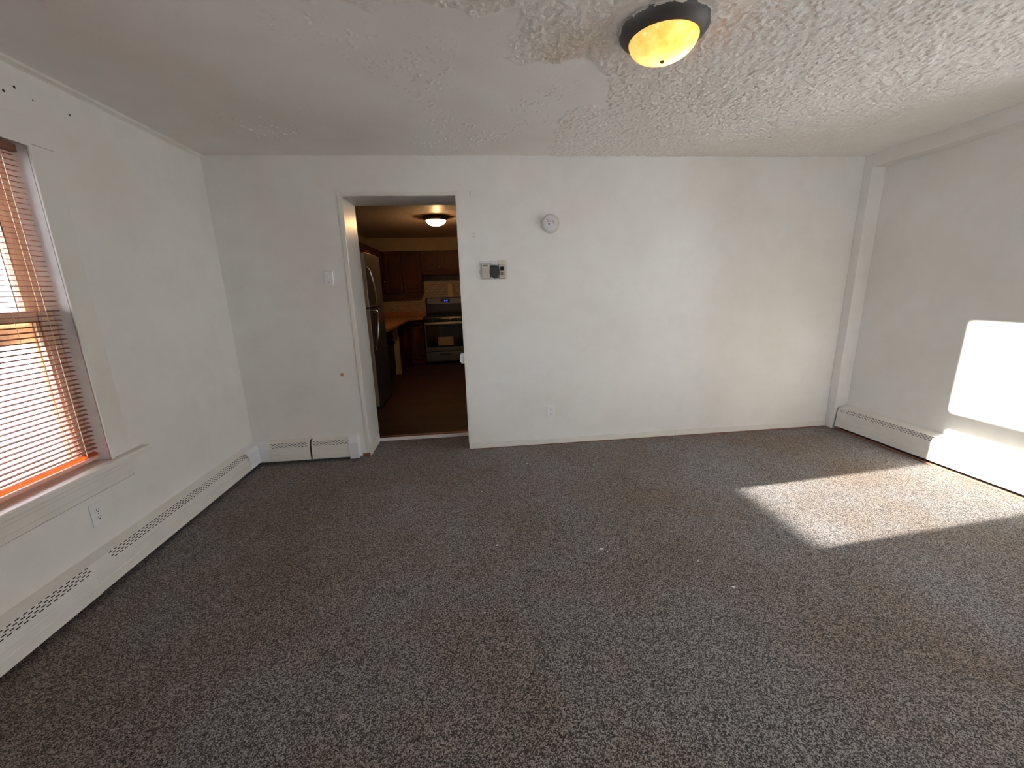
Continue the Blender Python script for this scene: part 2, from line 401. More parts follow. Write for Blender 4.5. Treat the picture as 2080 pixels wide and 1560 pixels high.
# ------------------------------------------------------------------ shell
ft = 0.12
struct('floor', MB().box(XL-TH, XR+TH, YF-TH, D, -ft, 0).box(DW0, DW1, D, D+DT, -ft, 0), 'carpet')
def make_ceiling():
    """slab plus a finely modelled underside: old stipple, and a smooth repaired area with scattered crumbs"""
    import numpy as np
    rng = np.random.default_rng(5); st = 0.005
    y0 = 0.9
    nx, ny = int((XR-XL)/st)+1, int((D-y0)/st)+1
    xs = np.linspace(XL, XR, nx); ys = np.linspace(y0, D, ny); X, Y = np.meshgrid(xs, ys)
    def blur(a, sg):
        fx = np.fft.rfftfreq(a.shape[1])[None, :]; fy = np.fft.fftfreq(a.shape[0])[:, None]
        k = np.exp(-2*(math.pi*sg)**2*(fx**2+fy**2)); r = np.fft.irfft2(np.fft.rfft2(a)*k, s=a.shape); return r/r.std()
    def ss(a, lo, hi):
        t = np.clip((a-lo)/(hi-lo), 0, 1); return t*t*(3-2*t)
    # edge of the repair (measured in ceiling x, y)
    poly = [(-2.2, 0.55), (-1.24, 1.50), (-0.75, 1.70), (-0.4, 1.80), (-0.18, 1.78), (0.07, 1.79), (0.24, 1.82), (0.30, 1.87), (0.25, 1.96), (0.20, 2.03), (0.19, 2.10), (0.39, 2.14), (0.61, 2.11),
            (0.74, 2.23), (0.84, 2.43), (0.87, 2.57), (0.66, 2.66), (0.64, 3.0), (0.66, 3.29), (0.71, 3.8), (-2.2, 3.8)]
    wob = blur(rng.standard_normal(X.shape), 7)*0.022; wob2 = blur(rng.standard_normal(X.shape), 7)*0.022
    PX, PY = X+wob, Y+wob2; ins = np.zeros(X.shape, bool); n = len(poly)
    for i in range(n):
        (xa, ya), (xb, yb) = poly[i], poly[(i+1) % n]
        c = (ya > PY) != (yb > PY)
        if ya != yb: ins ^= c & (PX < (xb-xa)*(PY-ya)/(yb-ya)+xa)
    fx = np.fft.rfftfreq(nx)[None, :]; fy = np.fft.fftfreq(ny)[:, None]
    kk = np.exp(-2*(math.pi*1.2)**2*(fx**2+fy**2)); rough = np.fft.irfft2(np.fft.rfft2((~ins).astype(float))*kk, s=X.shape)
    edge = np.clip(1-np.abs(rough-0.5)*2, 0, 1)
    fade = ss(-X, -3.35, -2.6)*0.75+0.25
    fine = blur(rng.standard_normal(X.shape), 1.05); mid = blur(rng.standard_normal(X.shape), 1.8)
    h = ss(0.7*fine+0.6*mid, -0.7, 1.3)*0.0066*rough*fade
    reg = ss(blur(rng.standard_normal(X.shape), 28), 0.0, 1.3)
    h += ss(0.8*fine+0.5*mid, 1.0, 2.0)*0.0050*(1-rough)*(0.12+reg)
    h += edge*0.0035*ss(mid, -0.5, 1.0)
    h += blur(rng.standard_normal(X.shape), 45)*0.0012+0.004
    h[:, 0] = h[:, -1] = 0; h[0, :] = 0; h[-1, :] = 0; h = np.clip(h, 0, None)
    V = np.stack([X, Y, -h], -1).reshape(-1, 3).astype(np.float32)
    idx = np.arange(nx*ny, dtype=np.int32).reshape(ny, nx)
    F = np.stack([idx[:-1, :-1], idx[1:, :-1], idx[1:, 1:], idx[:-1, 1:]], -1).reshape(-1, 4)
    b = len(V); x0, x1, ya, yb = XL-TH, XR+TH, YF-TH, D+DT/2
    slab = np.array([(x0, ya, 0), (x1, ya, 0), (x1, yb, 0), (x0, yb, 0), (x0, ya, ft), (x1, ya, ft), (x1, yb, ft), (x0, yb, ft), (x0, y0, 0), (x1, y0, 0)], np.float32)
    V = np.concatenate([V, slab+np.array([0, 0, 0.0005], np.float32)])
    F = np.concatenate([F, np.array([(0, 3, 2, 1), (4, 5, 6, 7), (0, 1, 5, 4), (1, 2, 6, 5), (2, 3, 7, 6), (3, 0, 4, 7)], np.int32)+b])
    me = bpy.data.meshes.new('ceiling'); me.vertices.add(len(V)); me.vertices.foreach_set('co', V.ravel())
    me.loops.add(F.size); me.loops.foreach_set('vertex_index', F.ravel().astype(np.int32))
    me.polygons.add(len(F)); me.polygons.foreach_set('loop_start', np.arange(0, F.size, 4, dtype=np.int32))
    sm_ = np.ones(len(F), bool); sm_[-6:] = False; me.polygons.foreach_set('use_smooth', sm_)
    me.update(calc_edges=True)
    a = me.attributes.new('stipple', 'FLOAT', 'POINT'); a.data.foreach_set('value', np.concatenate([(rough*fade).ravel(), np.ones(10)]).astype(np.float32))
    me.materials.append(M['ceiling'])
    o = bpy.data.objects.new('ceiling', me); COL.objects.link(o); o.location = (0, 0, H); o['kind'] = 'structure'
make_ceiling()
struct('wall_back', rect_wall(MB(), 'y', D, D+DT, XL-TH, XR+TH, 0, H+0.12, [(DW0, DW1, 0, DH)]), 'wall')
jt = 0.02
struct('wall_left', rect_wall(MB(), 'x', XL-TH, XL, YF-TH, D, 0, H, [(WY0-jt, WY1+jt, WZ0-jt, WZ1+jt), (-1.45-jt, -0.61+jt, 0.60-jt, 2.08+jt)]), 'wall')
RW = (1.2, 2.06, 0.60, 2.08)      # right window opening
struct('wall_right', rect_wall(MB(), 'x', XR, XR+TH, YF-TH, D, 0, H, [(RW[0]-jt, RW[1]+jt, RW[2]-jt, RW[3]+jt)]), 'wall')
ADDED_FW = [(2.0, 3.3, 0.6, 2.08)]  # unseen front window opening, added so daylight fills the room
ADDED_LW = (-1.45, -0.61, 0.60, 2.08)  # unseen left window behind the camera, added to let in more daylight
struct('wall_front', rect_wall(MB(), 'y', YF-TH, YF, XL, XR, 0, H, [(a-jt, b-jt+2*jt, c-jt, d+jt) for a, b, c, d in ADDED_FW]), 'wall')
# boxed post and beam along the right wall
struct('trim_1', MB().box(XP, XR, 3.385, D, 0, H), 'wall', bevel=0.004)
struct('trim_2', MB().box(XP, XR, YF, 3.385, 2.312, H), 'wall', bevel=0.004)
# thin ceiling strip along left wall, doorway trim
struct('trim_3', MB().prism([(XL, H), (XL+0.022, H), (XL+0.018, H-0.016), (XL+0.006, H-0.024), (XL, H-0.03)], 'y', YF, D), 'trim')
tw, tp = 0.028, 0.006; KY0 = D+DT
dt = MB()
dt.box(DW0-tw, DW0+0.002, D-tp, D+0.004, 0.03, DH+tw); dt.box(DW1-0.002, DW1+0.018, D-tp, D+0.004, 0.06, DH+tw); dt.box(DW0+0.002, DW1-0.002, D-tp, D+0.004, DH-0.002, DH+0.02)
struct('trim_4', dt, 'trim', bevel=0.002)
struct('door_1', MB().box(DW0, DW0+0.005, D+0.001, KY0-0.001, 0.10, DH-0.0005).box(DW0+0.005, DW1-0.001, D+0.001, KY0-0.001, DH-0.005, DH-0.0005), 'jamb_gloss', bevel=0.001)
# white strip + red-brown strip where the kitchen floor starts
KY = D+DT
struct('trim_5', MB().box(DW0+0.002, DW1-0.002, KY-0.022, KY, 0.0, 0.028), 'white_plastic', bevel=0.002)
struct('trim_6', MB().box(DW0+0.002, DW1-0.002, KY+0.001, KY+0.05, 0.0, 0.032), 'red_strip', bevel=0.003)
# baseboards
struct('baseboard_back', MB().box(DW1+0.001, XP-0.004, D-0.014, D-0.001, 0.004, 0.055), 'trim', bevel=0.003)
struct('trim_7', MB().box(DW1+0.004, XP-0.01, D-0.017, D-0.0145, 0.0, 0.007), 'bare_wood')
struct('baseboard_jamb', MB().box(DW0+0.001, DW0+0.012, D-0.004, KY-0.024, 0.004, 0.10), 'trim', bevel=0.003)
struct('trim_8', MB().box(-1.0, DW0-0.0, D-0.012, D-0.001, 0.0, 0.028), 'bare_wood', bevel=0.003)

# ------------------------------------------------------------------ windows
def window(idx, side, opening, far_storm=True):
    """side 'l' wall plane x=XL, outward -x; 'r' x=XR outward +x; 'f' y=YF outward -y"""
    u0, u1, z0, z1 = opening
    def T(mb):
        # local (u along wall, w outward depth, z) stored as (u,w,z)
        if side == 'l': f = lambda p: (XL-p[1], p[0], p[2])
        elif side == 'r': f = lambda p: (XR+p[1], p[0], p[2])
        else: f = lambda p: (p[0], YF-p[1], p[2])
        mb.v = [f(p) for p in mb.v]; return mb
    c = {'l': (XL, (u0+u1)/2, z0), 'r': (XR, (u0+u1)/2, z0), 'f': ((u0+u1)/2, YF, z0)}[side]
    root = empty('window_%d' % idx, c, kind='structure')
    cw = 0.115
    ca = MB()
    for a, b in ((u0-cw, u0), (u1, u1+cw)):
        ca.box(a, b, -0.018, -0.001, z0+0.001, z1+0.0)
    ca.box(u0-cw, u1+cw, -0.019, -0.001, z1+0.0005, z1+cw)
    T(ca).build('casing', 'trim', root, bevel=0.004)
    cg = MB()
    for a, b in ((u0-cw-0.0035, u0-cw), (u1+cw, u1+cw+0.0035)): cg.box(a, b, -0.0025, -0.0006, z0+0.002, z1+cw)
    cg.box(u0-cw-0.0035, u1+cw+0.0035, -0.0025, -0.0006, z1+cw+0.0005, z1+cw+0.0035).box(u0-cw, u1+cw, -0.0025, -0.0006, z0-0.139, z0-0.136)
    T(cg).build('caulk_line', 'caulk', root)
    be = MB()                                              # thin stop bead at the inner edge
    be.box(u0-0.004, u0+0.014, -0.024, -0.0175, z0+0.001, z1-0.006); be.box(u1-0.014, u1+0.004, -0.024, -0.0175, z0+0.001, z1-0.006)
    be.box(u0-0.004, u1+0.004, -0.0245, -0.0178, z1-0.014, z1+0.004)
    T(be).build('stop_bead', 'trim', root, bevel=0.002)
    st = MB().box(u0-cw-0.085, u1+cw+0.085, -0.055, -0.001, z0-0.034, z0).box(u0+0.001, u1-0.001, -0.001, 0.075, z0-0.018, z0-0.001)
    T(st).build('sill', 'trim', root, bevel=0.006)
    ap = MB().box(u0-cw, u1+cw, -0.017, -0.001, z0-0.105, z0-0.0345).box(u0-cw-0.01, u1+cw+0.01, -0.028, -0.001, z0-0.062, z0-0.035).box(u0-cw, u1+cw, -0.010, -0.001, z0-0.135, z0-0.1055)
    T(ap).build('apron', 'trim', root, bevel=0.003)
    j = MB()
    j.box(u0-jt, u0, -0.0005, TH, z0-jt, z1+jt); j.box(u1, u1+jt, -0.0005, TH, z0-jt, z1+jt)
    j.box(u0, u1, -0.0005, TH, z1, z1+jt); j.box(u0, u1, 0.0755, TH+0.03, z0-jt, z0)
    T(j).build('jamb', 'jamb_white', root)
    s = MB()                                              # stops that guide the sashes
    for a, b in ((u0+0.0005, u0+0.028), (u1-0.028, u1-0.0005)):
        s.box(a, b, 0.100, 0.108, z0+0.002, z1-0.002); s.box(a, b, 0.143, 0.156, z0+0.002, z1-0.002)
    T(s).build('stop', 'sash', root)
    def sash(w0, w1, za, zb, rb, rt, nm):
        m = MB(); a, b = u0+0.004, u1-0.004; q = 0.078
        m.box(a, a+q, w0, w1, za, zb); m.box(b-q, b, w0, w1, za, zb)
        m.box(a+q, b-q, w0, w1, za, za+rb); m.box(a+q, b-q, w0, w1, zb-rt, zb)
        so = T(m).build(nm, 'sash', root, bevel=0.004)
        g = MB().box(a+q-0.004, b-q+0.004, (w0+w1)/2-0.002, (w0+w1)/2+0.002, za+rb-0.004, zb-rt+0.004)
        T(g).build('pane', 'glass', so)
    sash(0.070, 0.099, z0+0.002, 1.36, 0.045, 0.045, 'lower_sash')
    sash(0.110, 0.140, 1.315, z1-0.002, 0.042, 0.05, 'upper_sash')
    m = MB(); a, b = u0+0.002, u1-0.002
    m.box(a, a+0.035, 0.158, 0.175, z0+0.002, z1-0.002); m.box(b-0.035, b, 0.158, 0.175, z0+0.002, z1-0.002)
    m.box(a+0.035, b-0.035, 0.158, 0.175, 1.218, 1.318); m.box(a+0.035, b-0.035, 0.158, 0.175, z0+0.002, z0+0.03); m.box(a+0.035, b-0.035, 0.158, 0.175, z1-0.04, z1-0.002)
    T(m).build('storm_frame', 'sash', root)
    return root
window(1, 'l', (WY0, WY1, WZ0, WZ1))
window(2, 'r', RW)
window(3, "f", ADDED_FW[0])  # added out of view for fill daylight
window(4, "l", ADDED_LW)  # also added, unseen, to brighten the right side
portal("window_portal", (XL-TH-0.02, (ADDED_LW[0]+ADDED_LW[1])/2, 1.34), (0, -PI/2, 0), 1.48, 0.84)
portal('window_portal', (XR+TH+0.02, (RW[0]+RW[1])/2, 1.34), (0, PI/2, 0), 1.48, RW[1]-RW[0])
for a, b, c, d in ADDED_FW: portal('window_portal', ((a+b)/2, YF-TH-0.02, 1.34), (PI/2, 0, 0), b-a, 1.48)
struct('ground', MB().box(-40, 40, -40, 50, -1.0, -0.9), 'ground')

# ------------------------------------------------------------------ blind
BX = XL-0.040
bl = empty('window_blind', (BX, (WY0+WY1)/2, WZ1-0.01), 'terracotta horizontal slat blind lowered in the left wall window', 'blind')
b0, b1 = WY0+0.016, WY1-0.018
MB().box(BX-0.014, BX+0.014, b0-0.004, b1+0.006, 2.040, 2.072).build('headrail', 'headrail', bl, bevel=0.003)
sl = MB(); z = 2.026; i = 0
def slat(mb, z, tilt, y0=b0, y1=b1):
    n = 5; wd = 0.0245; top, bot = [], []
    for k in range(n):
        s = (k/(n-1)-0.5)*wd; c = 0.0022*(1-(2*k/(n-1)-1)**2)
        x = s*math.cos(tilt)-c*math.sin(tilt); zz = s*math.sin(tilt)+c*math.cos(tilt)
        top.append((BX+x, z+zz+0.0004)); bot.append((BX+x, z+zz-0.0004))
    mb.prism(top+bot[::-1], 'y', y0, y1)
while z > 0.664:
    slat(sl, z, math.radians(-8+random.uniform(-1.5, 1.5)), b0+random.uniform(-.001, .001), b1+random.uniform(-.002, .002)); z -= 0.0222
sl.build('slats', 'slat', bl, smooth=True)
cs = MB(); slat(cs, 0.6445, math.radians(-30)); cs.build('lowest_slat', 'slat_sunlit', bl, smooth=True)
MB().box(BX-0.012, BX+0.012, b0, b1, 0.614, 0.632).build('bottom_rail', 'slat_rail', bl, bevel=0.004)
for yy in (b0+0.10, (b0+b1)/2+0.03, b1-0.065):
    c = MB()
    for xx in (BX+0.0135, BX-0.0135): c.tube([(xx, yy, 2.04), (xx, yy, 0.630)], 0.0008, 5)
    c.build('ladder_cord', 'cord', bl)
c = MB(); c.tube([(BX+0.018, b1-0.22, 2.04), (BX+0.02, b1-0.218, 1.5), (BX+0.019, b1-0.21, 1.02)], 0.0009, 5).build('pull_cord', 'cord', bl)

# ------------------------------------------------------------------ baseboard heaters
PROF = [(0.0, 0.200), (0.050, 0.184), (0.064, 0.146), (0.0655, 0.120), (0.064, 0.117), (0.0665, 0.114), (0.068, 0.085), (0.0665, 0.082), (0.069, 0.079), (0.071, 0.032), (0.060, 0.028)]
def cover(name, fmap, t0, t1, parent, mat='heater', g=0.0, slots=True, s0=0.02, s1=0.02):
    """extruded cover; fmap(d, t, z) -> world. slots perforate the sloped facet (PROF[1]..PROF[2])."""
    mb = MB()
    P = [(d+g*(1 if d > 0.01 else 0), z+(g*0.7 if i < 3 else 0)) for i, (d, z) in enumerate(PROF)]
    def quad(p, q, a, b): mb.add([fmap(p[0], a, p[1]), fmap(p[0], b, p[1]), fmap(q[0], b, q[1]), fmap(q[0], a, q[1])], [(0, 1, 2, 3)])
    for i in range(len(P)-1):
        if i == 1 and slots:
            p, q = P[1], P[2]
            def at(f): return (p[0]+(q[0]-p[0])*f, p[1]+(q[1]-p[1])*f)
            rows = [(0.08, 0.19), (0.33, 0.44), (0.58, 0.69), (0.83, 0.94)]
            last = 0.0; sgn = 1 if t1 > t0 else -1; Lt = abs(t1-t0)
            for r, (fa, fb) in enumerate(rows):
                quad(at(last), at(fa), t0, t1); last = fb
                off = s0+(0.0 if r % 2 == 0 else 0.015); cur = 0.0
                while off+0.018 < Lt-s1:
                    quad(at(fa), at(fb), t0+sgn*cur, t0+sgn*off); cur = off+0.018; off += 0.030
                quad(at(fa), at(fb), t0+sgn*cur, t1)
            quad(at(last), at(1.0), t0, t1)
        else: quad(P[i], P[i+1], t0, t1)
    return mb.build(name, mat, parent)
def inside(fmap, t0, t1, parent):
    mb = MB(); pts = [(0.001, 0.012), (0.001, 0.192), (0.046, 0.178), (0.058, 0.143), (0.060, 0.118), (0.060, 0.055), (0.02, 0.05), (0.02, 0.012)]
    n = len(pts); mb.add([fmap(p[0], t0, p[1]) for p in pts]+[fmap(p[0], t1, p[1]) for p in pts], [(i, (i+1) % n, n+(i+1) % n, n+i) for i in range(n)]+[tuple(range(n)), tuple(range(n, 2*n))])
    mb.build('interior', 'heater_dark', parent)
    mb = MB(); a, b = fmap(0.040, t0, 0.035), fmap(0.040, t1, 0.035); mb.tube([a, b], 0.012, 8); mb.build('pipe', 'steel_pipe', parent)
fl = lambda d, t, z: (XL+d, t, z)
fb = lambda d, t, z: (t, D-d, z)
fr = lambda d, t, z: (XR-d, t, z)
h1 = empty('baseboard_heater', (XL+0.04, 1.6, 0), 'long cream baseboard heater with slotted top under the blind window, along the left wall', 'heater')
cover('cover_panel', fl, 1.872, 3.30, h1, s0=0.10, s1=0.05)
cover('cover_panel', fl, 1.868, YF+0.03, h1, g=0.004, s0=0.012)
inside(fl, YF+0.03, 3.38, h1)
h2 = empty('baseboard_heater', (-1.4, D-0.04, 0), 'short cream baseboard heater in two sections on the back wall, left of the doorway', 'heater')
# inner corner piece swept with a mitre
mb = MB(); P = [(d+0.006, z+0.004) for d, z in PROF[:-1]]; P[0] = (0.0005, P[0][1]); n = len(P)
rings = []
for k, (px, py) in enumerate(((None, 3.235), (None, None), (-1.745, None))):
    rings.append([((XL+d) if k < 2 else px, py if k == 0 else D-d, z) for d, z in P])
vs = sum(rings, []); fs = [(r*n+i, r*n+i+1, (r+1)*n+i+1, (r+1)*n+i) for r in range(2) for i in range(n-1)]
mb.add(vs, fs).build('corner_piece', 'heater_cap', h2)
cover('cover_panel', fb, -1.80, -1.417, h2, s0=0.06, s1=0.005)
cover('cover_panel', fb, -1.403, -1.075, h2, s0=0.01, s1=0.01)
inside(fb, -1.83, -1.04, h2)
mb = MB(); P = [(0.001, 0.206), (0.054, 0.194), (0.074, 0.150), (0.080, 0.006), (0.001, 0.006)]
cap = MB(); cap.prism([(D-d, z) for d, z in P], 'x', -1.092, -1.012)
co = cap.build('end_cap', 'heater_cap', h2, bevel=0.004); co.rotation_euler = (0, math.radians(-1.2), 0)
h3 = empty('baseboard_heater', (XR-0.04, 1.6, 0), 'white baseboard heater with slotted top running along the right wall, partly in sun', 'heater')
cover('cover_panel', fr, 3.37, YF+0.03, h3, g=0.045, s0=0.02)
inside(lambda d, t, z: (XR-d-0.03, t, z), YF+0.03, 3.34, h3)
MB().box(XR-0.118, XR-0.106, YF+0.03, 3.37, 0.0, 0.014).build('floor_strip', 'bare_wood', h3, bevel=0.002)

# ------------------------------------------------------------------ outlets and switch
def outlet(fm, c, name, label):
    root = empty(name, fm(0, 0, c[1]-0.058, c), label, 'outlet', 'wall outlets')
    def box(mb, u0, u1, z0, z1, d0, d1):
        ps = [fm(d, u, z, c) for d in (d0, d1) for u, z in ((u0, z0), (u1, z0), (u1, z1), (u0, z1))]
        mb.add(ps, [(0, 1, 2, 3), (7, 6, 5, 4), (0, 4, 5, 1), (1, 5, 6, 2), (2, 6, 7, 3), (3, 7, 4, 0)])
    Z = c[1]
    a = MB(); box(a, -0.036, 0.036, Z-0.058, Z+0.058, 0.0005, 0.006); a.build('cover_plate', 'white_plastic', root, bevel=0.003)
    for s in (-1, 1):
        r = MB(); zc = Z+s*0.0195; pts = []
        for k in range(16):
            t = 2*PI*k/16; pts.append((0.0165*math.cos(t), zc+max(-0.0125, min(0.0125, 0.017*math.sin(t)))))
        n = 16; vs = [fm(0.006, u, z, c) for u, z in pts]+[fm(0.0078, u, z, c) for u, z in pts]
        r.add(vs, [(i, (i+1) % n, n+(i+1) % n, n+i) for i in range(n)]+[tuple(range(n)), tuple(range(n, 2*n))])
        ro = r.build('receptacle', 'white_plastic', root)
        q = MB(); box(q, -0.0075, -0.0052, zc-0.001, zc+0.0075, 0.0079, 0.0085); box(q, 0.0052, 0.0075, zc-0.001, zc+0.0065, 0.0079, 0.0085); box(q, -0.003, 0.003, zc-0.0095, zc-0.0040, 0.0079, 0.0085)
        q.build('slots', 'dark', ro)
    q = MB(); box(q, -0.002, 0.002, Z-0.002, Z+0.002, 0.0061, 0.0072); q.build('screw', 'chrome', root)
outlet(lambda d, u, z, c: (c[0]+u, D-d, z), (0.681, 0.312), 'wall_outlet', 'white duplex outlet low on the back wall, below the smoke detector')
outlet(lambda d, u, z, c: (XL+d, c[0]+u, z), (2.025, 0.368), 'wall_outlet', 'white duplex outlet on the left wall under the window sill')
sw = empty('light_switch', (-1.105, D, 1.465), 'white toggle light switch on the back wall left of the doorway', 'switch')
MB().box(-1.143, -1.069, D-0.008, D-0.0005, 1.467, 1.583).build('cover_plate', 'white_plastic', sw, bevel=0.003)
MB().prism([(D-0.008, 1.518), (D-0.008, 1.538), (D-0.024, 1.546), (D-0.026, 1.536)], 'x', -1.111, -1.101).build('toggle', 'white_plastic', sw, bevel=0.001)
for zz in (1.495, 1.555): MB().lathe([(0.0, -0.0015), (0.003, -0.001), (0.003, 0)], 'y', (-1.106, D-0.008, zz), 10).build('screw', 'chrome', sw)

# ------------------------------------------------------------------ smoke detector
cx, cz = 0.690, 1.912
sm = empty('smoke_detector', (cx, D, cz-0.07), 'round white smoke detector mounted high on the back wall', 'smoke detector')
MB().lathe([(0.0, -0.012), (0.073, -0.012), (0.076, -0.006), (0.076, -0.0005), (0.0, -0.0005)], 'y', (cx, D, cz), 40).build('base', 'ivory_plastic', sm, smooth=True)
MB().lathe([(0.0, -0.040), (0.040, -0.040), (0.058, -0.037), (0.065, -0.028), (0.066, -0.0125), (0.0, -0.0125)], 'y', (cx-0.006, D, cz), 40).build('housing', 'grey_plastic', sm, smooth=True)
q = MB()
def ringpath(x, z, r, y, a0=0, a1=2*PI, n=14): return [(x+r*math.cos(a0+(a1-a0)*k/n), y, z+r*math.sin(a0+(a1-a0)*k/n)) for k in range(n+1)]
q.tube(ringpath(cx-0.024, cz+0.018, 0.009, D-0.0405), 0.0012, 5); q.build('test_button', 'dark', sm)
for (ix, iz, ir, nm_) in ((-0.019, -0.008, 0.006, 'sounder_hole'), (0.018, 0.006, 0.003, 'indicator_light'), (-0.010, 0.010, 0.0025, 'indicator_light')):
    MB().lathe([(0, -0.042), (ir, -0.042), (ir, -0.040)], 'y', (cx+ix, D, cz+iz), 12).build(nm_, 'dark', sm)

q = MB(); q.tube([(cx+0.004, D-0.0405, cz+0.022), (cx+0.012, D-0.0405, cz+0.020), (cx+0.006, D-0.0405, cz+0.008), (cx+0.012, D-0.0405, cz+0.002)], 0.0012, 5)
q.tube([(cx+0.018, D-0.0405, cz-0.004), (cx+0.026, D-0.0405, cz-0.008)], 0.0012, 5)
q.build('vent_slots', 'dark', sm)

# ------------------------------------------------------------------ wall control units (beige thermostat, black sensor, beige keypad)
th = empty('thermostat', (0.148, D, 1.483), 'beige wall thermostat with a small grey display, left of the black unit', 'thermostat')
x0, x1 = 0.104, 0.186
MB().box(x0-0.002, x1, D-0.006, D-0.0005, 1.484, 1.632).build('back_plate', 'grey_plastic', th, bevel=0.002)
MB().box(x0+0.008, x1-0.004, D-0.026, D-0.0062, 1.490, 1.612).build('housing', 'beige_plastic', th, bevel=0.006)
MB().box(x0+0.012, x1-0.012, D-0.028, D-0.0262, 1.578, 1.606).build('display_bezel', 'ivory_plastic', th, bevel=0.003)
MB().box(x0+0.019, x1-0.022, D-0.0288, D-0.0281, 1.584, 1.600).build('display', 'lcd', th)
MB().box(x0+0.014, x1-0.010, D-0.0275, D-0.0262, 1.500, 1.566).build('flip_cover', 'beige_plastic', th, bevel=0.002)
MB().box(x0-0.010, x0-0.003, D-0.012, D-0.0005, 1.530, 1.560).build('side_clip', 'ivory_plastic', th, bevel=0.002)
cu = empty('door_chime', (0.215, D, 1.486), 'rounded black plastic unit between the two beige wall controls', 'control unit')
pts = []
for k in range(7): t = PI*k/6; pts.append((0.2165+0.031*math.cos(t), 1.588+0.008*math.sin(t)))
pts += [(0.183, 1.54), (0.186, 1.505), (0.195, 1.489), (0.238, 1.489), (0.247, 1.505), (0.250, 1.54)]
MB().prism([(a, b) for a, b in pts], 'y', D-0.034, D-0.006).build('housing', 'black_plastic', cu, bevel=0.005)
MB().box(0.192, 0.241, D-0.036, D-0.0342, 1.578, 1.584).build('ridge', 'black_enamel', cu)
MB().box(0.187, 0.251, D-0.0055, D-0.0005, 1.484, 1.632).build('back_plate', 'grey_plastic', cu, bevel=0.001)
MB().tube([(0.186, D-0.036, 1.499), (0.204, D-0.038, 1.488)], 0.005, 8).build('tag', 'white_plastic', cu)
kp = empty('alarm_keypad', (0.285, D, 1.484), 'beige wall keypad with black screen and six small buttons, right of the black unit', 'keypad')
MB().box(0.2515, 0.318, D-0.008, D-0.0005, 1.484, 1.636).build('back_plate', 'ivory_plastic', kp, bevel=0.002)
MB().box(0.256, 0.303, D-0.024, D-0.0082, 1.488, 1.600).build('housing', 'beige_plastic', kp, bevel=0.004)
MB().box(0.266, 0.298, D-0.0265, D-0.0242, 1.550, 1.582).build('screen', 'black_gloss', kp, bevel=0.004)
for r in range(2):
    for c in range(3):
        MB().box(0.268+c*0.011, 0.275+c*0.011, D-0.0262, D-0.0242, 1.529-r*0.0125, 1.537-r*0.0125).build('button', 'black_plastic', kp, bevel=0.001)
MB().lathe([(0, -0.0015), (0.0035, -0.0015), (0.0035, 0)], 'y', (0.283, D-0.008, 1.624), 10).build('screw', 'dark', kp)

# ------------------------------------------------------------------ small wall marks and hardware
def disc(name, x, z, r, mat, label, cat, th_=0.0015):
    o = MB().lathe([(0, -th_), (r*0.9, -th_), (r, -0.0004), (0, -0.0004)], 'y', (x, D, z), 20).build(name, mat, None, origin=(x, D, z)); tag(o, label, cat); return o
d_ = MB().lathe([(0.0, -0.0015), (0.004, -0.002), (0.005, -0.0015), (0.014, -0.0015), (0.016, -0.0004), (0.0, -0.0004)], 'y', (-1.097, D, 0.741), 20)
tag(d_.build('wall_anchor', 'stain', None, origin=(-1.097, D, 0.741)), 'small round orange-pink anchor disc on the back wall beside the doorway', 'wall anchor')
rg = MB().tube(ringpath(0.060, 1.832, 0.014, D-0.003, 0, 2*PI, 20), 0.0018, 6)
tag(rg.build('wall_ring', 'ivory_plastic', None, origin=(0.06, D, 1.83)), 'faint round painted ring on the back wall above the thermostat', 'ring')
nl = MB().tube([(0.049, D-0.0005, 2.145), (0.049, D-0.006, 2.158), (0.0485, D-0.006, 2.130)], 0.0018, 6)
tag(nl.build('picture_nail', 'dark', None, origin=(0.049, D, 2.14)), 'thin dark nail in the back wall near the doorway top corner', 'nail')
for k, (y_, z_, r_, lb) in enumerate(((2.141, 2.270, .006, 'dark nail hole above the window, lower of the two nearest the frame edge'), (2.192, 2.305, .006, 'dark nail hole above the window, highest of the row'), (2.263, 2.283, .0035, 'tiny nail hole above the window corner casing'), (2.438, 2.290, .005, 'dark nail hole high on the left wall, right of the window casing'))):
    o = MB().lathe([(0, 0.0012), (r_*0.7, 0.001), (r_, 0.0004), (0, 0.0004)], 'x', (XL, y_, z_), 9).build('nail_hole', 'dark', None, origin=(XL, y_, z_)); tag(o, lb, 'nail hole', 'nail holes above the window')
# latch plate on the right jamb, hardware remnants on the left jamb
lt = empty('hinge_plate', (DW1-0.01, D+0.03, 0.80), 'white painted hinge leaf sticking out from the right door jamb', 'hinge')
def PXJ(): pass
MB().box(DW1-0.030, DW1-0.0005, D+0.020, D+0.026, 0.785, 0.875).build('leaf', 'white_plastic', lt, bevel=0.002)
MB().tube([(DW1-0.032, D+0.023, 0.795), (DW1-0.032, D+0.023, 0.862)], 0.006, 8).build('knuckle', 'white_plastic', lt)
for zz, lb in ((0.853, 'chipped dark latch mark on the left door jamb at mid height'), (0.115, 'chipped dark latch mark near the foot of the left door jamb')):
    m_ = MB(); m_.box(DW0+0.0002, DW0+0.003, D+0.02, D+0.045, zz-0.03, zz+0.03); root = m_.build('strike_plate', 'trim', None, origin=(DW0, D+0.03, zz), bevel=0.001)
    tag(root, lb, 'strike plate')
    q = MB(); q.box(DW0+0.003, DW0+0.0036, D+0.026, D+0.036, zz-0.004, zz+0.018); q.build('slot', 'dark', root)

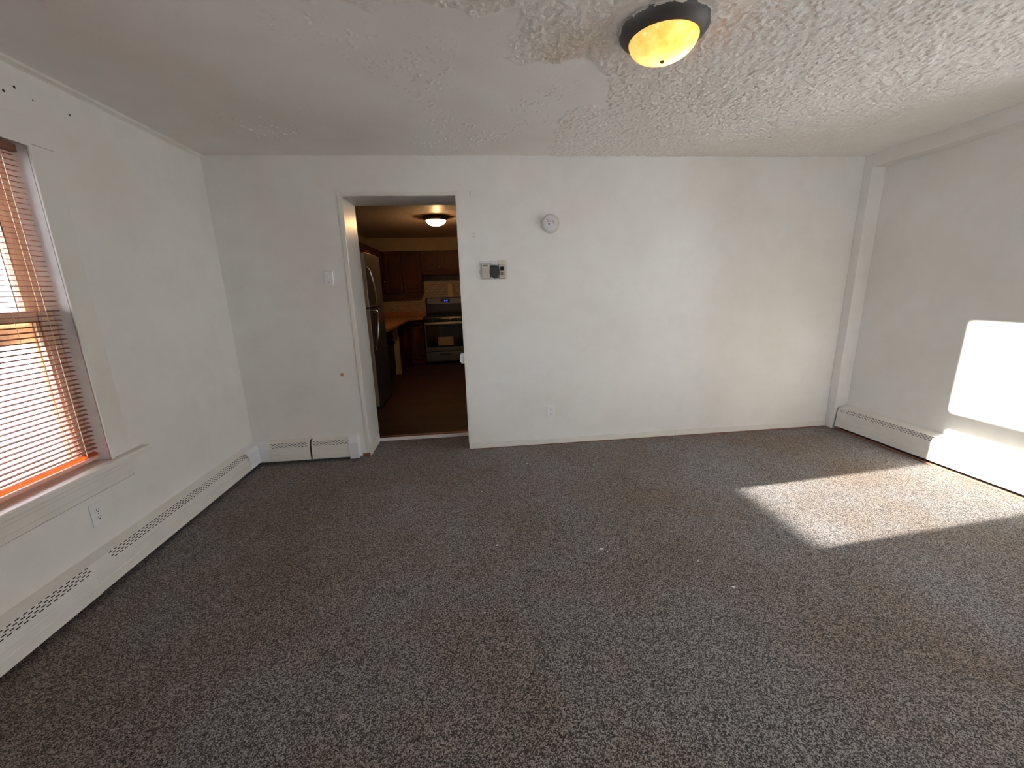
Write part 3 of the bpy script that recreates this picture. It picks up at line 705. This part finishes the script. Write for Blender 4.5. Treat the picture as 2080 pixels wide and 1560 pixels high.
# ------------------------------------------------------------------ carpet debris
def fleck(x, y, sz, label, mat='lint', name='lint_fleck', z0=0.0):
    mb = MB(); n = 7; pts = []
    for k in range(n):
        t = 2*PI*k/n; r = sz*random.uniform(0.5, 1.0); pts.append((x+r*math.cos(t)*1.4, y+r*math.sin(t)*0.8))
    mb.prism(pts, 'z', z0+0.0005, z0+0.0035)
    o = mb.build(name, mat, None, origin=(x, y, z0+0.0005)); tag(o, label, 'lint' if name == 'lint_fleck' else 'debris', 'white flecks on the carpet' if name == 'lint_fleck' else None); return o
fleck(0.648, 1.892, 0.010, 'largest white lint fleck, near the middle of the carpet')
fleck(0.672, 1.868, 0.004, 'tiny white fleck just beside the largest lint fleck')
fleck(0.085, 2.009, 0.007, 'small white fleck on the carpet, left of the largest fleck')
fleck(0.400, 3.066, 0.005, 'small white fleck on the carpet toward the back wall, below the wall outlet')
fleck(0.016, 2.647, 0.005, 'small white fleck on the carpet in front of the doorway')
fleck(1.016, 2.136, 0.005, 'small white fleck on the carpet right of centre, farther back')
fleck(1.167, 1.528, 0.007, 'small pale fleck on the carpet, the rightmost and nearest')
fleck(1.106, 1.726, 0.005, 'small pale fleck on the carpet between two flecks at right')
fleck(-0.003, 1.530, 0.004, 'tiny white fleck at front of carpet, left of a pair')
fleck(0.042, 1.544, 0.004, 'tiny white fleck at front of carpet, right of a pair')
fleck(-1.800, 3.36, 0.012, 'pale paint chip on the carpet under the corner of the baseboard heaters', 'chip_white', 'paint_chip')

# ------------------------------------------------------------------ ceiling lamps
def ceiling_lamp(c, r, label, rim, power, bulb, drop=0.125, lc=(1.0, 0.66, 0.34)):
    root = empty('ceiling_lamp', c, label, 'ceiling lamp', 'flush dome ceiling lamps')
    x, y, z = c
    pr = [(r*0.62, 0.0), (r*0.985, 0.0), (r, -0.006), (r, -0.014), (r*0.985, -0.020), (r*0.97, -0.024), (r*0.93, -0.034), (r*0.86, -0.044), (r*0.80, -0.052), (r*0.775, -0.054), (r*0.75, -0.050), (r*0.75, -0.02), (r*0.62, -0.004)]
    MB().lathe([(a, b-0.0005) for a, b in pr], 'z', (x, y, z), 64).build('rim', rim, root, smooth=True)
    dm = []; R = r*0.765
    for k in range(15):
        t = PI/2*k/14; dm.append((R*math.cos(t), -0.048-(drop-0.048)*math.sin(t)))
    MB().lathe([(R, -0.035)]+dm, 'z', (x, y, z), 64).build('glass_dome', 'dome', root, smooth=True)
    MB().lathe([(0, 0.004), (0.006, 0.003), (0.009, 0.0), (0.0065, -0.006), (0.0, -0.008)], 'z', (x, y, z-drop-0.001), 16).build('finial', 'bronze', root, smooth=True)
    ld = bpy.data.lights.new('bulb', 'POINT'); ld.energy = power; ld.color = lc; ld.shadow_soft_size = 0.028
    lo = bpy.data.objects.new('bulb', ld); COL.objects.link(lo); lo.parent = root; lo.location = bulb
    return root
ceiling_lamp((0.842, 1.852, H), 0.178, 'flush ceiling lamp with amber glass dome and overpainted bronze rim, in the living room', 'bronze_painted', 1.25, (0.050, 0.0, -0.078))
KH = 2.46
ceiling_lamp((-0.425, 6.35, KH), 0.185, 'flush ceiling lamp with glowing dome and bronze rim, seen in the kitchen', 'bronze', 110.0, (0.02, 0.0, -0.085), lc=(1.0, 0.76, 0.52))

# ------------------------------------------------------------------ kitchen shell
KXL, KXR, KYB = -1.95, 1.3, 8.65
struct('kitchen_floor', MB().box(KXL-0.1, KXR+0.1, KY, KYB+0.1, -ft, 0.02), 'k_floor')
struct('kitchen_ceiling', MB().box(KXL-0.1, KXR+0.1, D+DT/2, KYB+0.1, KH, KH+0.1), 'k_ceiling', origin=(0, 0, KH))
struct('wall_kitchen_left', MB().box(KXL-0.1, KXL, KY, KYB+0.1, 0.0, KH+0.05), 'k_wall')
struct('wall_kitchen_right', MB().box(KXR, KXR+0.1, KY, KYB+0.1, 0.0, KH+0.05), 'k_wall')
struct('wall_kitchen_back', MB().box(KXL, KXR, KYB, KYB+0.1, 0.0, KH+0.05), 'k_wall')
struct('backsplash', MB().box(-1.63, KXR-0.01, KYB-0.008, KYB-0.0005, 1.0, 1.75), 'tile')

# ------------------------------------------------------------------ kitchen furniture
def ybox(mb, x0, x1, y0, y1, z0, z1): return mb.box(x0, x1, y0, y1, z0, z1)
def handle_bar(x, y, z, h, parent, axis='y', sgn=-1):
    """small wire pull standing off a door; axis is the door normal"""
    mb = MB(); pts = []
    for k in range(9):
        t = k/8; o = 0.026*math.sin(PI*t)**0.5
        pts.append((x, y+sgn*o, z+h*(t-0.5)) if axis == 'y' else (x+sgn*o, y, z+h*(t-0.5)))
    mb.tube(pts, [0.007, 0.004, 0.004, 0.005, 0.007, 0.005, 0.004, 0.004, 0.007], 8)
    return mb.build('handle', 'chrome', parent, smooth=True)
def cab_door(parent, a0, a1, z0, z1, face, axis='y', sgn=-1, arch=True, hx=None, hz=None, hh=0.09):
    """raised panel door; spans a0..a1 along the wall, face = coordinate of the cabinet front"""
    def T(mb):
        if axis == 'x': mb.v = [(face+sgn*p[1], p[0], p[2]) for p in mb.v]
        else: mb.v = [(p[0], face+sgn*p[1], p[2]) for p in mb.v]
        return mb
    g = 0.004
    d = T(MB().box(a0+g, a1-g, 0.0005, 0.016, z0+g, z1-g)).build('door', 'cherry', parent, bevel=0.003)
    wd = a1-a0; fw = min(0.055, wd*0.22)
    # frame standing proud, with an arched top rail
    fr_ = MB(); fr_.box(a0+g, a0+fw, 0.0165, 0.022, z0+g, z1-g); fr_.box(a1-fw, a1-g, 0.0165, 0.022, z0+g, z1-g); fr_.box(a0+fw, a1-fw, 0.0165, 0.022, z0+g, z0+fw)
    pts = [(a0+fw, z1-g), (a1-fw, z1-g), (a1-fw, z1-fw*1.9)]
    n = 10
    for k in range(n+1):
        t = k/n; x = a1-fw-(wd-2*fw)*t; s = math.sin(PI*t)
        pts.append((x, z1-fw*1.9+(fw*1.0*s**0.8 if arch else fw*0.9)))
    pts.append((a0+fw, z1-fw*1.9))
    fr_.prism([(p[0], p[1]) for p in pts], 'y', 0.0165, 0.022)
    T(fr_).build('door_frame', 'cherry', d, bevel=0.002)
    ins = fw+0.022; pts = [(a0+ins, z0+ins), (a1-ins, z0+ins), (a1-ins, z1-fw*2.2-0.01)]
    for k in range(n+1):
        t = k/n; x = a1-ins-(wd-2*ins)*t; s = math.sin(PI*t)
        pts.append((x, z1-fw*2.2-0.01+(fw*0.85*s**0.8 if arch else 0)))
    T(MB().prism(pts, 'y', 0.0165, 0.023)).build('raised_panel', 'cherry', d, bevel=0.005)
    if hx is not None:
        if axis == 'y': handle_bar(hx, face+sgn*0.022, hz, hh, d, 'y', sgn)
        else: handle_bar(face+sgn*0.022, hx, hz, hh, d, 'x', sgn)
    return d
UY = 8.33
# tall pair left of the range
cb = empty('wall_cabinet', (-1.25, KYB-0.15, 1.39), 'tall dark cherry wall cabinet with two doors, left of the range', 'cabinet', 'dark cherry wall cabinets')
MB().box(-1.62, -0.905, UY, KYB-0.0005, 1.39, 2.18).build('body', 'cherry', cb)
cab_door(cb, -1.60, -1.27, 1.40, 2.17, UY, hx=-1.305, hz=1.50)
cab_door(cb, -1.27, -0.91, 1.40, 2.17, UY, hx=-1.235, hz=1.50)
cb = empty('wall_cabinet', (-0.52, KYB-0.15, 1.72), 'short dark cherry wall cabinet with two arched doors above the range', 'cabinet', 'dark cherry wall cabinets')
MB().box(-0.900, -0.125, UY, KYB-0.0005, 1.72, 2.18).build('body', 'cherry', cb)
cab_door(cb, -0.89, -0.515, 1.73, 2.17, UY, hx=-0.555, hz=1.86)
cab_door(cb, -0.515, -0.13, 1.73, 2.17, UY, hx=-0.475, hz=1.86)
cb = empty('wall_cabinet', (-1.79, 7.0, 1.39), 'dark cherry wall cabinet run on the kitchen left wall behind the fridge', 'cabinet', 'dark cherry wall cabinets')
MB().box(KXL+0.0005, -1.625, 5.75, KYB-0.001, 1.39, 2.18).build('body', 'cherry', cb)
for k in range(3): cab_door(cb, 5.76+k*0.82, 6.58+k*0.82, 1.40, 2.17, -1.625, 'x', 1, hx=6.50+k*0.82 if k % 2 == 0 else 5.84+k*0.82, hz=1.60 if k else 1.60)
cb = empty('wall_cabinet', (-1.72, 5.2, 1.9), 'reddish cherry cabinet box mounted above the fridge', 'cabinet', 'dark cherry wall cabinets')
MB().box(KXL+0.0005, -1.42, 4.85, 5.74, 1.93, 2.20).build('body', 'cherry', cb)
cab_door(cb, 4.86, 5.295, 1.935, 2.195, -1.42, 'x', 1, arch=False); cab_door(cb, 5.295, 5.73, 1.935, 2.195, -1.42, 'x', 1, arch=False)

# refrigerator facing the room centre (+x)
FX, FY0, FY1 = -1.12, 4.86, 5.64
rf = empty('refrigerator', (-1.5, 5.25, 0.02), 'dark steel top-freezer refrigerator with curved handles just inside the kitchen', 'refrigerator')
MB().box(KXL+0.03, FX-0.07, FY0+0.005, FY1-0.005, 0.04, 1.83).build('body', 'fridge_side', rf, bevel=0.01)
MB().box(FX-0.10, FX-0.02, FY0+0.02, FY1-0.02, 0.0205, 0.06).build('grille', 'black_plastic', rf)
def fdoor(z0, z1, nm):
    mb = MB(); n = 12; pts = [(FX-0.068, FY0)]
    for k in range(n+1):
        t = k/n; pts.append((FX-0.022+0.022*math.sin(PI*t)**0.7, FY0+(FY1-FY0)*t))
    pts.append((FX-0.068, FY1))
    d = mb.prism(pts, 'z', z0, z1).build(nm, 'fridge_steel', rf, bevel=0.004)
    MB().box(FX-0.066, FX-0.026, FY0-0.0025, FY0-0.0003, z0+0.004, z1-0.004).build('edge_trim', 'fridge_edge', d)
    return d
d1 = fdoor(1.245, 1.85, 'freezer_door'); d2 = fdoor(0.065, 1.233, 'fridge_door')
def fhandle(zs, d):
    pts = [(FX-0.022+o, FY0+0.055+s, z) for z, o, s in zs]
    MB().tube(pts, 0.012, 8).build('handle', 'chrome', d, smooth=True)
fhandle([(1.70, 0.0, 0), (1.66, 0.035, 0.0), (1.56, 0.055, 0.0), (1.42, 0.070, 0), (1.30, 0.076, 0), (1.262, 0.070, 0), (1.262, 0.005, 0)], d1)
fhandle([(0.74, 0.0, 0), (0.78, 0.030, 0.0), (0.90, 0.050, 0.0), (1.05, 0.068, 0), (1.17, 0.076, 0), (1.212, 0.070, 0), (1.212, 0.005, 0)], d2)
MB().lathe([(0, 0.004), (0.020, 0.004), (0.022, 0.0), (0, 0.0)], 'x', (FX-0.004, FY0+0.16, 1.175), 20).build('badge', 'chrome', d2)

# base cabinets
bc = empty('base_cabinet', (-1.55, 6.4, 0.02), 'dark cherry base cabinet with a small knob beside the fridge', 'cabinet', 'dark cherry base cabinets')
MB().box(KXL+0.001, -1.30, 5.70, 6.85, 0.12, 0.885).box(KXL+0.001, -1.36, 5.72, 6.85, 0.0205, 0.1195).build('body', 'cherry', bc)
for k in range(2):
    dd = MB().box(-1.2995, -1.282, 5.71+k*0.57, 6.27+k*0.57, 0.72, 0.87).build('drawer', 'cherry', bc, bevel=0.003)
    MB().lathe([(0, 0.028), (0.014, 0.024), (0.015, 0.016), (0.006, 0.010), (0.006, 0)], 'x', (-1.282, 5.99+k*0.57, 0.80), 14).build('knob', 'chrome', dd, smooth=True)
    cab_door(bc, 5.71+k*0.57, 6.27+k*0.57, 0.13, 0.71, -1.30, 'x', 1, arch=False, hx=6.20+k*0.57, hz=0.62)
pp = MB().box(-1.335, -1.235, 7.06, 7.10, 0.0205, 0.43).box(-1.335, -1.235, 7.06, 7.10, 0.437, 0.885)
tag(pp.build('end_panel', 'pale_panel', None), 'narrow pale yellow panel under the countertop corner, between the cherry cabinets', 'panel')
bc = empty('base_cabinet', (-1.1, 8.2, 0.02), 'dark cherry corner base cabinet with a thin pull, left of the range', 'cabinet', 'dark cherry base cabinets')
MB().prism([(KXL+0.002, 7.12), (-1.25, 7.12), (-1.25, 7.70), (-1.18, 8.02), (-0.915, 8.02), (-0.915, KYB-0.01), (KXL+0.002, KYB-0.01)], 'z', 0.0205, 0.885).build('body', 'cherry', bc)
cab_door(bc, -1.175, -0.92, 0.13, 0.87, 8.02, hx=-0.96, hz=0.72, arch=False)
# countertop with low backsplash lip
ct = empty('countertop', (-1.4, 7.5, 0.89), 'orange-brown laminate countertop turning the corner between fridge and range', 'countertop')
MB().prism([(KXL+0.001, 5.66), (-1.13, 5.66), (-1.13, 7.70), (-1.02, 7.95), (-0.908, 7.95), (-0.908, KYB-0.009), (KXL+0.001, KYB-0.009)], 'z', 0.8855, 0.925).build('slab', 'counter', ct, bevel=0.005)
MB().box(-1.93, -0.908, KYB-0.028, KYB-0.009, 0.9255, 1.025).box(KXL+0.001, KXL+0.02, 5.70, KYB-0.03, 0.9255, 1.025).build('backsplash_lip', 'counter', ct, bevel=0.003)

# ------------------------------------------------------------------ range
SX0, SX1, SY = -0.893, -0.131, 7.97
sv = empty('gas_range', ((SX0+SX1)/2, 8.3, 0.02), 'stainless and black gas range with blue clock display at the kitchen back wall', 'stove')
MB().box(SX0, SX1, SY+0.03, KYB-0.01, 0.06, 0.905).build('body', 'black_enamel', sv, bevel=0.004)
for xx in (SX0+0.05, SX1-0.05):
    for yy in (SY+0.1, KYB-0.1): MB().box(xx-0.02, xx+0.02, yy-0.02, yy+0.02, 0.0205, 0.0598).build('foot', 'black_plastic', sv)
ctp = MB().box(SX0, SX1, SY-0.002, KYB-0.09, 0.9055, 0.925).build('cooktop', 'black_enamel', sv, bevel=0.005)
g = MB()
for gx0, gx1 in ((SX0+0.04, -0.52), (-0.505, SX1-0.04)):
    for yy in (SY+0.06, SY+0.20, SY+0.34, SY+0.48): g.box(gx0, gx1, yy, yy+0.010, 0.945, 0.957)
    for k in range(3):
        xx = gx0+(gx1-gx0-0.01)*k/2; g.box(xx, xx+0.010, SY+0.06, SY+0.49, 0.944, 0.956)
        for yy in (SY+0.06, SY+0.48): g.box(xx, xx+0.01, yy, yy+0.01, 0.9255, 0.945)
g.build('grate', 'black_enamel', sv)
bgd = MB().box(SX0+0.004, SX1-0.004, KYB-0.088, KYB-0.012, 0.9055, 1.285).build('backguard', 'black_enamel', sv, bevel=0.006)
MB().box(SX0+0.03, SX1-0.01, KYB-0.096, KYB-0.0885, 1.16, 1.27).build('control_panel', 'stainless', bgd, bevel=0.002)
MB().box(-0.585, -0.40, KYB-0.100, KYB-0.0965, 1.185, 1.255).build('display_window', 'black_gloss', bgd)
q = MB()
def seg7(mb, ch, x, z, h, y):
    w_ = h*0.5; t = h*0.13
    S = {'a': (x, x+w_, z+h-t, z+h), 'b': (x+w_-t, x+w_, z+h/2, z+h), 'c': (x+w_-t, x+w_, z, z+h/2), 'd': (x, x+w_, z, z+t), 'e': (x, x+t, z, z+h/2), 'f': (x, x+t, z+h/2, z+h), 'g': (x, x+w_, z+h/2-t/2, z+h/2+t/2)}
    for s in {'1': 'bc', '2': 'abged', '3': 'abgcd', '4': 'fgbc'}[ch]:
        a = S[s]; mb.box(a[0], a[1], y-0.001, y, a[2], a[3])
for i_, ch in enumerate('1243'): seg7(q, ch, -0.525+i_*0.019+(0.006 if i_ > 1 else 0), 1.208, 0.028, KYB-0.1005)
q.build('clock_digits', 'clock_blue', bgd)
# front control strip with knobs, oven door, drawer
fp = MB().box(SX0+0.001, SX1-0.001, SY-0.012, SY+0.0295, 0.835, 0.905).build('knob_panel', 'black_enamel', sv, bevel=0.004)
for k in range(5): MB().lathe([(0, -0.034), (0.018, -0.032), (0.021, -0.012), (0.024, 0)], 'y', (SX0+0.10+k*0.14, SY-0.0125, 0.870), 16).build('knob', 'black_plastic', fp, smooth=True)
od = MB().box(SX0+0.003, SX1-0.003, SY-0.010, SY+0.0295, 0.262, 0.830).build('oven_door', 'stainless', sv, bevel=0.005)
MB().box(SX0+0.030, SX1-0.030, SY-0.014, SY-0.0105, 0.350, 0.775).build('door_glass', 'black_gloss', od, bevel=0.002)
h_ = MB().tube([(SX0+0.03, SY-0.05, 0.800), (SX1-0.03, SY-0.05, 0.800)], 0.014, 10)
for xx in (SX0+0.06, SX1-0.06): h_.box(xx-0.012, xx+0.012, SY-0.045, SY-0.0105, 0.790, 0.810)
h_.build('door_handle', 'stainless', od, smooth=True)
lb_ = MB().box(-0.640, -0.350, SY-0.0155, SY-0.0142, 0.380, 0.545).build('label', 'label', od)
q = MB().box(-0.630, -0.612, SY-0.0162, SY-0.0156, 0.488, 0.510).box(-0.560, -0.37, SY-0.0162, SY-0.0156, 0.520, 0.526)
for k in range(6):
    q.box(-0.600, -0.50, SY-0.0162, SY-0.0156, 0.398+k*0.017, 0.401+k*0.017); q.box(-0.480, -0.375+0.0*k, SY-0.0162, SY-0.0156, 0.398+k*0.017, 0.401+k*0.017)
q.build('label_print', 'label_ink', lb_)
dr = MB().box(SX0+0.003, SX1-0.003, SY-0.010, SY+0.0295, 0.068, 0.250).build('storage_drawer', 'stainless', sv, bevel=0.005)
MB().box(-0.625, -0.405, SY-0.012, SY-0.0102, 0.198, 0.218).build('pull_recess', 'black_plastic', dr, bevel=0.004)
# paper towel standing on the backguard
pt = empty('paper_towel_roll', (-0.36, KYB-0.048, 1.2855), 'upright beige paper towel roll standing on top of the range backguard', 'paper towel')
pc = (-0.375, KYB-0.070, 1.286)
MB().lathe([(0.018, 0.0), (0.060, 0.0), (0.061, 0.004), (0.061, 0.262), (0.058, 0.266), (0.018, 0.266), (0.018, 0.0)], 'z', pc, 32).build('paper', 'paper', pt, smooth=True)
MB().lathe([(0.0155, 0.001), (0.0175, 0.001), (0.0175, 0.268), (0.0155, 0.268), (0.0155, 0.001)], 'z', pc, 20).build('core', 'bare_wood', pt, smooth=True)

for o in list(bpy.data.objects):
    if '_org' in o: del o['_org']
